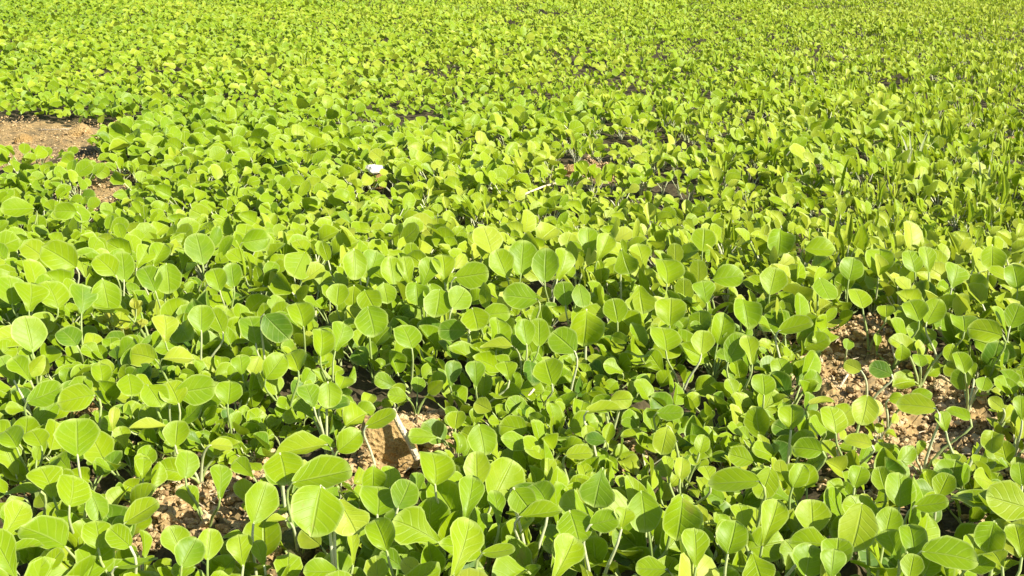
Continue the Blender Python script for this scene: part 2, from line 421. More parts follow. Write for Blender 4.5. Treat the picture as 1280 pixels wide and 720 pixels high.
PLOTS = []
for poly in BARE:
    PLOTS.append([tuple(ground_at(x, y)[:2]) for x, y in poly])


GAPS = [[tuple(ground_at(x, y)[:2]) for x, y in g] for g in ([(685,80),(740,82),(800,106),(775,114),(700,98)], [(1000,2),(1080,2),(1080,-6),(1000,-6)], [(225,112),(245,112),(245,128),(225,128)])]


def bare(x, y, plots=PLOTS):
    return any(inside(p, x, y) for p in plots)


hero = []
for (cx, cy, pw, ph, rot, tt, hz) in HERO:
    p = ground_at(cx, cy, hz)
    dep = (p - CAM).dot(FWD)
    v = (CAM - p).normalized(); r0 = Vector((0, 0, 1)).cross(v).normalized(); u0 = v.cross(r0).normalized()
    a = math.radians(rot)
    R, U = r0 * math.cos(a) + u0 * math.sin(a), u0 * math.cos(a) - r0 * math.sin(a)
    w_, h_ = 0.97 * pw * dep / F, 1.0 * ph * dep / F
    if pw > 1.28 * ph:                                   # lies across the view, seen foreshortened
        flat = pw / ph
        D = R if rnd.random() < 0.5 else -R
        if rot > 12: D = R
        if rot < -12: D = -R
        L = w_; W = max(h_, min(0.78 * L, 0.034 + 0.3 * L)) if flat < 3 else h_ * 1.8
        ct = min(1, h_ / W); st = math.sqrt(1 - ct * ct)
        n = v * ct + U * st                               # face turned skywards
        D = (D + U * 0.08).normalized()
        kind = 'oval' if flat > 2.2 else 'round'
    else:
        tall = ph / pw
        D = U
        L = max(h_, 1.02 * w_ if tall < 1.25 else h_); W = w_
        ct = min(1, h_ / L); st = math.sqrt(1 - ct * ct)
        st = max(st, 0.22); ct = math.sqrt(1 - st * st)
        if (cx, cy) == (394, 636) or (tall < 1.25 and (cx, cy) not in KEEP_WIDE and rnd.random() < .38):
            D = v * st - U * ct; n = v * ct + U * st      # tip hanging towards the viewer, stalk behind
        else:
            D = U * ct - v * st; n = v * ct + U * st
        D = (D + R * rnd.uniform(-0.3, 0.3)).normalized()
        kind = 'spoon' if tall > 1.38 else rnd.choice(['round', 'round', 'round', 'round', 'spoon', 'curled'])
    n = (n + Vector((rnd.uniform(-.08, .42), 0, rnd.uniform(-.08, .2)))).normalized()
    n = (n - D * n.dot(D)).normalized()
    if kind == 'round': W *= 1.03
    if kind == 'spoon': W *= 1.08
    hero.append(dict(p=p, D=D, n=n, L=L, W=W, b=rnd.choice(BY_KIND[kind]), dt=TINT[tt], px=(cx, cy, pw, ph), dep=dep, base=p - D * (L * .5)))

# leaves close together grow from one crown
hero.sort(key=lambda s: s['p'].y)
clusters = []
for s in hero:
    best = None
    for c in clusters:
        m = sum((q['p'] for q in c), Vector()) / len(c)
        d = (m - s['p']).xy.length
        if d < 0.047 and len(c) < 4 and (best is None or d < best[0]): best = (d, c)
    if best: best[1].append(s)
    else: clusters.append([s])


# ------------------------------------------------------------------ what a seedling looks like on average
def random_specs(r, upright=0.0, lo=4, hi=7, size=1.0):
    n = r.randint(lo, hi); a0 = r.uniform(0, 6.28); S = []
    for i in range(n):
        az = a0 + i * 2.4 + r.uniform(-.4, .4)
        young = i / n
        el = math.radians(r.uniform(42, 66) + 14 * young + 12 * upright)
        pl = r.uniform(0.038, 0.066) * size * (1 - 0.25 * young)
        o = Vector((math.cos(az), math.sin(az), 0))
        base = o * (math.cos(el) * pl) + Vector((0, 0, math.sin(el) * pl))
        L = r.uniform(0.030, 0.046) * size * (1 - 0.22 * young)
        b = r.randrange(len(KINDS))
        W = L * {'round': r.uniform(.92, 1.08), 'spoon': r.uniform(.7, .9), 'oval': r.uniform(.55, .75), 'folded': r.uniform(.7, .9), 'curled': r.uniform(.8, 1)}[KINDS[b]] * (1 - 0.3 * upright)
        nn = Vector((0.34, -0.50, 0.62)) - o * (0.25 + 0.3 * upright) + Vector((r.gauss(0, .55), r.gauss(0, .5), r.gauss(0, .3)))
        nn.z *= (1 - 0.45 * upright); nn.normalize()
        D = o + Vector((0, 0, 0.75 + upright)); D = D - nn * D.dot(nn); D.normalize()
        S.append(dict(base=base, D=D, n=nn, L=L, W=W, b=b, dt=0))
    return S


plants = []                                               # every seedling built as an object of its own
leafboxes = []                                            # where hero leaves are, for keeping the others from hiding them
for s in hero: leafboxes.append((*s['px'], s['dep']))
KEEP = [(485, 558, 80, 70, 582), (506, 543, 36, 66, 573), (540, 560, 30, 30, 572), (470, 208, 44, 34, 244), (684, 233, 64, 22, 245), (370, 690, 60, 40, 716), (160, 405, 44, 40, 452), (137, 612, 26, 22, 622), (92, 518, 34, 20, 530), (800, 562, 26, 22, 574)]
for kx, ky, kw, kh, kg in KEEP: leafboxes.append((kx, ky, kw * 1.1, kh * 1.1, (ground_at(kx, kg) - CAM).dot(FWD)))

for c in clusters:
    m = sum((q['p'] for q in c), Vector()) / len(c)
    b = sum((q['base'] for q in c), Vector()) / len(c)
    cr = Vector(((m.x + b.x) / 2, (m.y + b.y) / 2 + 0.006, 0)); cr.z = hill(cr.x, cr.y)
    top = max(q['base'].z for q in c) - cr.z
    specs = []
    for q in c:
        base = q['base'] - cr
        D = q['D']
        if abs(D.dot(RT)) > 0.75:                         # a leaf lying across: its stalk joins at the side of the crown
            if (base + D * q['L'] * .5 - Vector((0, 0, 0))).dot(D) < 0 and abs(q['px'][2]) > 0:
                base = base + D * q['L']; D = -D
        specs.append(dict(base=base, D=D, n=q['n'], L=q['L'], W=q['W'], b=q['b'], dt=q['dt'], st=0.45 if rnd.random() < .35 else 0))
    r = random.Random(int(m.x * 1e5) + 17)
    for s in random_specs(r, 0.1, 3, 5, 0.80):             # small lower leaves
        X, Y, _ = project(cr + s['base'] * .8 + s['D'] * (s['L'] * .5)); g = ground_at(X, Y)
        if bare(g.x, g.y) and r.random() < .85: continue
        s['base'].z *= r.uniform(.55, 1.0); s['dt'] = r.choice([0, 0, -.34, .20])
        specs.append(s)
    e = seedling(cr, specs)
    plants.append(e)
    e['_px'] = [c[0]['px'][0], c[0]['px'][1]]; e['_n'] = len(c)

# ------------------------------------------------------------------ ordinary seedlings between them
VAR = []
for i in range(26):
    r = random.Random(900 + i)
    sp = random_specs(r, 0.15, 5, 8, 0.98)
    for s in sp:
        if r.random() < .3: s['dt'] = r.choice([.16, -.34, .2, -.2])
    VAR.append(sp)
SMESH = [stem_mesh(v) for v in VAR]
first = {}
N_ALL, Y_NEAR = 300, 2.02
spots = []
cand = []
y = 0.74
while y < 2.45:
    half = 0.46 * y + 0.10
    x = -half
    while x < half:
        cand.append((x + rnd.uniform(-.022, .022), y + rnd.uniform(-.02, .02))); x += 0.040
    y += 0.038
crowns = [(e.location.x, e.location.y) for e in plants]


def overlap_cost(loc, specs, rz, sc):
    c = 0
    R = Matrix.Rotation(rz, 3, 'Z')
    for s in specs:
        p = loc + R @ ((s['base'] + s['D'] * (s['L'] * .5)) * sc)
        X, Y, w_ = project(p)
        rad = 0.5 * s['L'] * sc * F / w_
        for (hx, hy, hw, hh, hd) in leafboxes:
            if w_ < hd + 0.004 and abs(X - hx) < hw * .5 + rad * .55 and abs(Y - hy) < hh * .5 + rad * .45:
                c += 1
        g = ground_at(X, Y)
        if bare(g.x, g.y): c += 2.4
    return c


rnd.shuffle(cand)
taken = []
fill = []
for (x, y) in cand:
    if bare(x, y): continue
    if any((x - a) ** 2 + (y - b) ** 2 < 0.026 ** 2 for a, b in crowns): continue
    if any((x - a) ** 2 + (y - b) ** 2 < 0.036 ** 2 for a, b in taken): continue
    if 1.12 < y < 1.42 and float(noise2(x, y, .11, 44)) < .30: continue
    loc = Vector((x, y, hill(x, y)))
    best = None
    for _ in range(7):
        k = rnd.randrange(len(VAR)); rz = rnd.uniform(-.7, .7); sc = rnd.uniform(.62, 1.05)
        if loc.y < 1.03 or 1.45 < loc.y < 2.0: sc *= 1.18
        elif 1.10 < loc.y < 1.42: sc *= .88
        co = overlap_cost(loc, VAR[k], rz, sc)
        if best is None or co < best[0]: best = (co, k, rz, sc)
        if co == 0: break
    if best[0] > (3.1 if (loc.y < 1.03 or loc.y > 1.5) else 2.3): continue
    taken.append((x, y)); fill.append((loc, *best[1:]))
fill.sort(key=lambda f: f[0].y)
room = N_ALL - len(plants)
def seen(f):
    R = Matrix.Rotation(f[2], 3, 'Z'); n = 0
    for s in VAR[f[1]]:
        X, Y, _ = project(f[0] + R @ ((s['base'] + s['D'] * (s['L'] * .5)) * f[3]))
        n += (-4 < X < 1284) and (-4 < Y < 716)
    return n >= 2
vis = [f for f in fill if seen(f)]
own = vis[:room]
ids = {id(f) for f in own}
rest = [f for f in fill if id(f) not in ids]
for loc, k, rz, sc in own:
    if k not in first:
        first[k] = seedling(loc, VAR[k], rz, sc, SMESH[k]); plants.append(first[k])
    else:
        plants.append(copy_seedling(first[k], loc, rz, sc))
Y_OWN = own[-1][0].y if own else Y_NEAR

# ------------------------------------------------------------------ the rest of the field: one mass of seedlings
def far_variant(sp, r, blades, stalks):
    Vs, UVs, Qs, T, MI, off = [], [], [], [], [], 0
    for s in sp:
        V, UV, Q = blades[s['b']]
        M = np.array(frame(s['D'], s['n']))
        P = (V * np.array([s['W'], s['L'], (s['W'] + s['L']) / 2])) @ M.T + np.array(s['base'])
        Vs.append(P); UVs.append(UV); Qs.append(Q + off); T += [0.5 + r.gauss(0, .13)] * len(P); MI += [0] * len(Q); off += len(P)
        if stalks:
            V, Q = tube_arrays(petiole_path(s['base'], s['D'], 3), 0.0018, 0.0011, 3)
            Vs.append(V); UVs.append(np.full((len(V), 2), .5)); Qs.append(Q + off); T += [0.4 + r.uniform(-.1, .5)] * len(V); MI += [1] * len(Q); off += len(V)
    return np.concatenate(Vs), np.concatenate(UVs), np.concatenate(Qs), np.array(T), np.array(MI)


SMALLBLADES = [blade_arrays(k, i, 2, 3) for i, k in enumerate(KINDS)]
FARVAR, FINEVAR = [], []
for i in range(50):
    r = random.Random(4000 + i)
    up = (i % 5) / 4.0
    sp = random_specs(r, min(up, .8), 4, 7, 0.92)
    if i % 5 == 4:                                        # narrow upright growth
        for s in sp:
            if r.random() < .42: s['W'] = s['L'] * r.uniform(.16, .3); s['L'] *= 1.5; s['D'] = (s['D'] * .5 + Vector((r.gauss(0, .2), 0, 1))).normalized(); s['n'] = (s['n'] - s['D'] * s['n'].dot(s['D'])).normalized()
    FARVAR.append(far_variant(sp, r, LOBLADES, True)); FINEVAR.append(far_variant(sp[:6], r, SMALLBLADES, i % 5 == 4))


SX, SY = ground_at(469, 236)[:2]
far_pts = [(loc.x, loc.y, sc * 1.0) for loc, k, rz, sc in rest]
y = Y_NEAR + .05
y0 = max([f[0].y for f in fill])
y = y0 + 0.03
while y < 12:
    gap = 0.040 + 0.0012 * y; shrink = 1.0 - .32 * min(1, max(0, (y - 1.7) / 2.6))
    half = 0.47 * y + 0.35
    n = int(2 * half / gap)
    for i in range(n):
        x = -half + (i + rnd.uniform(0, 1)) * gap
        yy = y + rnd.uniform(-.5, .5) * gap
        if bare(x, yy): continue
        d = float(noise2(x, yy, 0.22, 3)) * .6 + float(noise2(x, yy, 0.09, 8)) * .4
        if any(inside(gp, x, yy) for gp in GAPS) and rnd.random() < .6: continue
        if -.035 < x - SX < .05 and -.13 < yy - SY < .012 and rnd.random() < .62: continue
        if d < (0.33 if yy < 3 else .26): continue
        if yy < 5:
            X, Y, w_ = project((x, yy, .065)); g = ground_at(X, Y)
            if bare(g.x, g.y) and rnd.random() < (.72 if yy > 2.2 else .85): continue
            if any(abs(X - q[0]) < q[2] * .5 + 9 and abs(Y - q[1]) < q[3] * .5 + 9 and w_ < q[4] + .01 for q in leafboxes[-len(KEEP):]): continue
        far_pts.append((x, yy, rnd.choice([.62, .8, .9, 1.0, 1.18]) * rnd.uniform(.9, 1.1) * (0.86 + .34 * d) * shrink * (.78 + .44 * float(noise2(x, yy, .33, 17)))))
    y += gap
# the smallest seedlings, close to the soil between the others
y = 0.80
while y < y0 + .1:
    half = 0.46 * y + 0.1
    for i in range(int(2 * half / .026)):
        x, yy = -half + (i + rnd.random()) * .026, y + rnd.uniform(-.013, .013)
        if bare(x, yy): continue
        if 1.12 < yy < 1.42 and float(noise2(x, yy, .11, 44)) < .30: continue
        if float(noise2(x, yy, .075, 31)) * .6 + float(noise2(x, yy, .03, 32)) * .4 < .47: continue
        k = rnd.uniform(.34, .62)
        if any(bare(*ground_at(*project((x + dx, yy, .085 * k))[:2])[:2]) for dx in (-.015, .015)) and rnd.random() < .93: continue
        far_pts.append((x, yy, k))
    y += .026
# beside the view, near the camera, and behind it
y = 0.2
while y < y0 + 0.03:
    for sgn in (-1, 1):
        x = 0.46 * y + 0.16
        while x < 0.46 * y + 0.9:
            far_pts.append((sgn * (x + rnd.uniform(-.02, .02)), y + rnd.uniform(-.02, .02), rnd.uniform(.75, 1.05))); x += 0.052
    y += 0.052
y = 0.30
while y < 0.62:
    x = -(0.46 * y + 0.12)
    while x < 0.46 * y + 0.12:
        far_pts.append((x + rnd.uniform(-.02, .02), y + rnd.uniform(-.02, .02), rnd.uniform(.4, .6))); x += 0.055
    y += 0.055
far_pts += [(SX - .022, SY - .045, .56), (SX + .022, SY - .05, .56), (SX + .002, SY - .075, .60), (SX + .05, SY - .03, .7), (SX + .045, SY - .08, .62)]
Vs, UVs, Qs, Ts, MIs, off = [], [], [], [], [], 0
for (x, y, sc) in far_pts:
    upw = min(1, max(0, 0.25 + (0.55 if y > 1.9 else .2) * (x / (0.41 * y + .01)) + rnd.gauss(0, .3)))
    k = int(round(upw * 4)) + 5 * rnd.randrange(10)
    V, UV, Q, T, MI = (FARVAR if y < 3.6 else FINEVAR)[k]
    a = rnd.uniform(-.8, .8); ca, sa = math.cos(a), math.sin(a)
    P = V @ np.array([[ca, sa, 0], [-sa, ca, 0], [0, 0, 1]]) * sc + np.array([x, y, hill(x, y)])
    patch = float(noise2(x, y, 0.7, 21)) - .5
    Vs.append(P); UVs.append(UV); Qs.append(Q + off); Ts.append(T + .25 * patch + .15 * (x / (0.41 * y + .01)) + rnd.gauss(0, .05)); MIs.append(MI); off += len(P)
me = mesh_from('seedling_ground_cover', np.concatenate(Vs), np.concatenate(Qs), [M_LEAF, M_STEM], np.concatenate(UVs), np.concatenate(Ts), True, np.concatenate(MIs))
tag(link('seedling_ground_cover', me), 'dense mass of small green seedlings covering the field beyond the big leaves', None, None, 'stuff')

# ------------------------------------------------------------------ soil
ys = [-4, -2.5, -1.2, -0.4, 0.0, 0.3]
y = 0.55
while y < 2.6: ys.append(y); y += 0.0048 + 0.0012 * y
while y < 16: ys.append(y); y *= 1.012
while y < 3500: ys.append(y); y *= 1.25
ks = np.concatenate([np.linspace(-4, -1.25, 14)[:-1], np.linspace(-1.25, 1.25, 420), np.linspace(1.25, 4, 14)[1:]])
YY = np.repeat(np.array(ys), len(ks)); KK = np.tile(ks, len(ys))
XX = KK * (0.47 * np.maximum(YY, 0) + 0.35)
ZZ = np.array([hill(a, b) if b < 20 else 0.0 for a, b in zip(XX, YY)])
near = np.clip((4.5 - YY) / 2.5, 0, 1) * (np.abs(KK) <= 1.25)
lump = (noise2(XX, YY, .055, 1) - .5) * .018 + (noise2(XX, YY, .022, 2) - .5) * .012 + np.maximum(0, noise2(XX, YY, .0095, 4) - .45) * .014 + (noise2(XX, YY, .005, 5) - .5) * .003
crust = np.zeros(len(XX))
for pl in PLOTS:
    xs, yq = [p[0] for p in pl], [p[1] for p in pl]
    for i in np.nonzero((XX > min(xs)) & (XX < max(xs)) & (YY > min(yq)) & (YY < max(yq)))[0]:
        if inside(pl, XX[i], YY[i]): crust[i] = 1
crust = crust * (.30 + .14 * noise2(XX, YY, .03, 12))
ZZ = ZZ + lump * near * (1 + 1.0 * (crust > 0)) - 0.002
nx = len(ks); I = np.arange((len(ys) - 1) * nx).reshape(len(ys) - 1, nx)[:, :-1].ravel()
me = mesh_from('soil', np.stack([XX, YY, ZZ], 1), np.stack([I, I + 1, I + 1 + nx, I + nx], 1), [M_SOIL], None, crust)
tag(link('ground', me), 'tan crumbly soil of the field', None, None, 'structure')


def lump_mesh(name, r, size, sub, m, rough=0.25, squash=0.75, cuts=0, sm=False, tint=0.0):
    bm = bmesh.new(); bmesh.ops.create_icosphere(bm, subdivisions=sub, radius=1)
    fr = [Vector((r.gauss(0, 1), r.gauss(0, 1), r.gauss(0, 1))) * 2.2 for _ in range(5)]
    ph = [r.uniform(0, 6.28) for _ in range(5)]
    planes = [(Vector((r.gauss(0, 1), r.gauss(0, 1), r.gauss(0, .8))).normalized(), r.uniform(.55, .8)) for _ in range(cuts)]
    ax = (r.uniform(.8, 1.25), r.uniform(.7, 1.1), squash)
    for v in bm.verts:
        d = v.co.copy()
        k = 1 + rough * sum(math.sin(f.dot(d) + p) for f, p in zip(fr, ph)) / 2.5 + rough * .35 * r.uniform(-1, 1)
        q = d * k
        for n, o in planes:
            e = q.dot(n) - o
            if e > 0: q -= n * e * .92
        v.co = (q.x * ax[0] * size, q.y * ax[1] * size, q.z * ax[2] * size)
    me = bpy.data.meshes.new(name); bm.to_mesh(me); bm.free()
    me.materials.append(m)
    for p in me.polygons: p.use_smooth = sm
    set_attr(me, np.full(len(me.vertices), tint))
    return me


# loose crumbs: nobody could count them
protos = []
for i in range(14):
    r = random.Random(70 + i)
    me0 = lump_mesh('tmp', r, 1, 1 if i > 3 else 2, M_CRUMB, .3, .75)
    V = np.empty(len(me0.vertices) * 3, dtype=np.float32); me0.vertices.foreach_get('co', V)
    Q = np.array([tuple(p.vertices) for p in me0.polygons]); protos.append((V.reshape(-1, 3), Q)); bpy.data.meshes.remove(me0)


def crumb_spots():
    for pl, poly in zip(PLOTS, BARE):
        xs = [p[0] for p in pl]; yy = [p[1] for p in pl]
        area = max(1e-5, abs(sum(pl[i - 1][0] * pl[i][1] - pl[i][0] * pl[i - 1][1] for i in range(len(pl)))) / 2)
        for _ in range(min(4200, int(area * 120000))):
            x, y = rnd.uniform(min(xs) - .012, max(xs) + .012), rnd.uniform(min(yy) - .012, max(yy) + .012)
            yield x, y, (.6 if y > 2.2 else 1.0)
    for _ in range(900):
        y = 0.75 + 1.9 * rnd.random(); yield rnd.uniform(-1, 1) * (0.45 * y + .03), y, 1.0


Vs, Qs, Ts, off = [], [], [], 0
for x, y, s in crumb_spots():
    V, Q = protos[rnd.randrange(14)]
    sz = (0.0014 + 0.0045 * rnd.random() ** 2.6) * s
    a = rnd.uniform(0, 6.28); ca, sa = math.cos(a), math.sin(a)
    P = V @ np.array([[ca, sa, 0], [-sa, ca, 0], [0, 0, 1]]) * sz
    lz = float((noise2(x, y, .055, 1) - .5) * .018 + (noise2(x, y, .022, 2) - .5) * .012 + max(0, noise2(x, y, .0095, 4) - .45) * .014) * (2 if bare(x, y) else 1)
    P = P + np.array([x, y, hill(x, y) + lz + sz * .25])
    Vs.append(P); Qs.append(Q + off); Ts.append(np.full(len(P), rnd.uniform(-.2, .25))); off += len(P)
me = mesh_from('soil_crumbs', np.concatenate(Vs), np.concatenate(Qs), [M_CRUMB], None, np.concatenate(Ts), False)
tag(link('soil_crumbs', me), 'loose tan crumbs of dry soil scattered over the bare patches', None, None, 'stuff')


# bits of straw and root lying about
Vs, Qs, Ts, off = [], [], [], 0
for pl in PLOTS:
    xs = [p[0] for p in pl]; yy = [p[1] for p in pl]
    area = abs(sum(pl[i - 1][0] * pl[i][1] - pl[i][0] * pl[i - 1][1] for i in range(len(pl)))) / 2
    for _ in range(min(60, int(area * 2600) + 2)):
        x, y = rnd.uniform(min(xs), max(xs)), rnd.uniform(min(yy), max(yy)); L = rnd.uniform(.006, .022); a = rnd.uniform(0, 6.28)
        z = hill(x, y) + .006; d = Vector((math.cos(a), math.sin(a), rnd.uniform(-.1, .3))) * L
        V, Q = tube_arrays([Vector((x, y, z)), Vector((x, y, z)) + d * .5 + Vector((0, 0, rnd.uniform(0, .003))), Vector((x, y, z)) + d], rnd.uniform(.0004, .0009), .0004, 5)
        Vs.append(V); Qs.append(Q + off); Ts.append(np.full(len(V), rnd.uniform(-.2, .4))); off += len(V)
me = mesh_from('straw_litter', np.concatenate(Vs), np.concatenate(Qs), [M_STRAW], None, np.concatenate(Ts))
tag(link('straw_litter', me), 'scraps of dry straw and root lying on the bare soil', None, None, 'stuff')


def soil_z(x, y):
    return hill(x, y) + float((noise2(x, y, .055, 1) - .5) * .018 + (noise2(x, y, .022, 2) - .5) * .012 + max(0, noise2(x, y, .0095, 4) - .45) * .014) * (2 if bare(x, y) else 1) - .002


def clod(px, py, wpx, label, group, m=M_CRUMB, squash=.7, cuts=3, name='soil_clod', cat='soil clod', sub=3, tint=0.0, rough=.22):
    p = ground_at(px, py, 0.006)
    size = 0.62 * wpx * (p - CAM).dot(FWD) / F
    r = random.Random(px * 31 + py)
    o = link(name, lump_mesh(name, r, size, sub, m, rough, squash, cuts, False, tint))
    o.location = (p.x, p.y, soil_z(p.x, p.y) + size * squash * .45); o.rotation_euler = (0, 0, r.uniform(0, 6))
    tag(o, label, cat, group); return o


G1 = 'small clods on the large bare patch'
for (x, y, s) in [(1075,428,14),(1094,412,13),(1068,412,11),(1160,470,13),(1178,486,16),(1190,500,13),(1170,555,17),(1190,548,14),(1135,485,12),(1085,445,12),(1222,540,14)]:
    clod(x, y, s, 'small tan clod on the bare patch among the sparse leaves', G1, tint=rnd.uniform(-.05, .25))
G2 = 'small clods on the gravelly gap'
for (x, y, s) in [(225,612,16),(212,628,12),(268,628,14),(262,604,12)]:
    clod(x, y, s, 'small pale clod on the gravelly gap near the spoon-shaped leaf', G2, tint=rnd.uniform(0, .3))
clod(137, 612, 26, 'round pale tan clod behind the long-stalked seedling', None, tint=.25)
clod(92, 518, 30, 'reddish brown clod between the broad leaves by the frame edge', None, M_CLAY)
clod(1268, 178, 12, 'orange clod far off among the upright stalks', None, M_CLAY, tint=.1)
clod(714, 219, 20, 'brown clod at the tip of the long fallen twig', None, M_CLAY, tint=.1)
clod(98, 166, 26, 'brown clod at the end of the long bare strip', None, M_CLAY, tint=.05)
clod(30, 172, 20, 'rusty clod lying on the long bare strip', None, M_CLAY, tint=.05)
clod(540, 560, 24, 'cream clod beside the foot of the leaning twig', None, tint=.3)
clod(520, 565, 18, 'small brown clod touching the foot of the leaning twig', None, M_CLAY, tint=.1)

# the block of brown clay with a twig leaning on it
def clay_block():
    p = ground_at(484, 586)
    sc = (p - CAM).dot(FWD) / F
    W, Hh, Dp = 80 * sc, 66 * sc, 46 * sc
    bm = bmesh.new(); bmesh.ops.create_cube(bm, size=1)
    bmesh.ops.subdivide_edges(bm, edges=bm.edges, cuts=13, use_grid_fill=True)
    r = random.Random(4)
    fr = [Vector((r.gauss(0, 1), r.gauss(0, 1), r.gauss(0, 1))) * 5 for _ in range(6)]
    for v in bm.verts:
        c = v.co.copy(); t = c.z + .5
        q = Vector((c.x * W * (1 - .22 * t), c.y * Dp * (1 - .3 * t), t * Hh * (1 - .16 * (c.x + .5))))
        rr = max(0, c.length - .62) * .45
        q -= Vector((c.x * W, c.y * Dp, c.z * Hh)) * rr
        k = sum(math.sin(f.dot(c) * 2 + i) for i, f in enumerate(fr)) * .00055
        q += c.normalized() * (k + r.uniform(-.0007, .0007))
        v.co = q
    me = bpy.data.meshes.new('clay_block'); bm.to_mesh(me); bm.free(); me.materials.append(M_CLAY)
    for f in me.polygons: f.use_smooth = False
    set_attr(me, np.full(len(me.vertices), .04))
    o = link('clay_clod', me); o.location = (p.x, p.y + Dp * .5, hill(p.x, p.y) - .004); o.rotation_euler = (0, 0, .12)
    tag(o, 'big blocky brown clod with a pale twig leaning on it', 'soil clod')
    return p, sc, Dp


cp, csc, cdp = clay_block()


def rod(name, pts, r0, r1, m, label, cat, group=None, tint=0.0):
    V, Q = tube_arrays(pts, r0, r1, 8)
    n = len(V)
    V = np.concatenate([V, [tuple(pts[0])], [tuple(pts[-1])]])
    caps = [(n, (k + 1) % 8, k, k) for k in range(0)]
    me = mesh_from(name, V[:n], Q, [m], None, np.full(n, tint))
    bm = bmesh.new(); bm.from_mesh(me); bmesh.ops.holes_fill(bm, edges=[e for e in bm.edges if e.is_boundary], sides=20); bm.to_mesh(me); bm.free()
    o = link(name, me)
    c = sum((Vector(p) for p in pts), Vector()) / len(pts)
    o.data.transform(Matrix.Translation(-c)); o.location = c
    tag(o, label, cat, group); return o


ra = FWD + RT * ((522 - 640) / F) + UP * ((360 - 575) / F); a = CAM + ra * ((cp.y - .016) / ra.y)
b = ground_at(492, 513, .050)
b.y = a.y + 0.012
rb = FWD + RT * ((490 - 640) / F) + UP * ((360 - 511) / F); b = CAM + rb * ((cp.y + .004) / rb.y)
rod('leaning_twig', [a, a * .66 + b * .34 + Vector((.001, -.001, .001)), a * .33 + b * .67 + Vector((-.001, 0, .001)), b], .0040, .0030, M_TWIG, 'short thick tan twig leaning against the blocky brown clod', 'twig', None, .0)
P0, P1 = ground_at(655, 243, .03), ground_at(712, 224, .022)
rod('fallen_twig', [P0, P0 * .6 + P1 * .4 + Vector((0, 0, .003)), P1], .0024, .0018, M_STRAW, 'long thin pale twig lying across the leaves behind the near ridge', 'twig', None, .2)
# pale white stone further back
p = ground_at(469, 236)
o = link('white_stone', lump_mesh('white_stone', random.Random(3), 0.5 * 27 * (p - CAM).dot(FWD) / F, 3, M_CHALK, .30, .55, 4, False))
o.location = (p.x, p.y, hill(p.x, p.y) + .044); tag(o, 'small white stone glaring among the leaves', 'stone')
o = link('soil_clod', lump_mesh('soil_clod', random.Random(8), .024, 3, M_CLAY, .2, .85, 2, False, -.05))
o.location = (p.x + .003, p.y + .004, hill(p.x, p.y) + .014); tag(o, 'brown clod carrying the small white stone', 'soil clod')
# stone in the shade of the largest leaf
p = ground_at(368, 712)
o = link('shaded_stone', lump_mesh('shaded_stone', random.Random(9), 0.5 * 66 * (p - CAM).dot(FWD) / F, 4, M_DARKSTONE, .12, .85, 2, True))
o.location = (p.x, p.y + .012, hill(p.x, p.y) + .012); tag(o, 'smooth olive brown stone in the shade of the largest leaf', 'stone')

# dry stalks on the bare patches
G3 = 'dry straws on the bare patches'
for (x0, y0_, x1, y1, h1, lab) in [(1104,410,1122,462,.006,'pale bent dry straw beside the clods of the sparse patch'), (1042,496,1060,468,.02,'straight white dry straw rising by the pale folded leaf'),
                              (1150,466,1200,482,.006,'slanting dry straw at the upper edge of the sparse patch'),
                              (48,163,112,163,.006,'long straight straw lying along the bare strip'), (640,523,668,486,.05,'pale straw leaning up out of the dark hollow')]:
    A, B = ground_at(x0, y0_, .006), ground_at(x1, y1, .008)
    if h1 > .01:
        rb = FWD + RT * ((x1 - 640) / F) + UP * ((360 - y1) / F); B = CAM + rb * ((A.y + .01) / rb.y)
    rod('dry_straw', [A, A * .5 + B * .5 + Vector((.002, 0, .004)), B], .0018, .0012, M_STRAW, lab, 'straw', None, .35)

# grass tuft on the far side
def grass_tuft(px, py, dirs, label):
    g = ground_at(px, py); e = bpy.data.objects.new('grass_tuft', None); COL.objects.link(e); e.location = g
    tag(e, label, 'grass')
    for (dx, hgt, wd) in dirs:
        V, Q, n = [], [], 8
        for i in range(n + 1):
            t = i / n; c = Vector((dx * (.25 * t + .75 * t * t) + .006 * math.copysign(1, dx), -.004 * t, hgt * t - .02 * t * t * t)); ww = wd * (1 - t ** 2.2) * .5 + .0002
            for s, dz in ((-1, .0006), (0, 0), (1, .0006)): V.append((c.x + s * ww, c.y - abs(s) * .001, c.z + dz))
        Q = [(3 * i + j, 3 * i + j + 1, 3 * i + j + 4, 3 * i + j + 3) for i in range(n) for j in (0, 1)]
        link('blade', mesh_from('blade', V, Q, [M_STEM], None, np.full(len(V), .72)), e)


grass_tuft(1140, 222, [(-.034, .125, .007), (-.012, .13, .006), (.022, .13, .008), (.045, .11, .006)], 'tuft of tall pale grass blades standing above the far leaves')
grass_tuft(1228, 250, [(-.018, .12, .005), (.004, .13, .006), (.02, .10, .005)], 'thin grass tuft by the dark gap beyond the sparse patch')

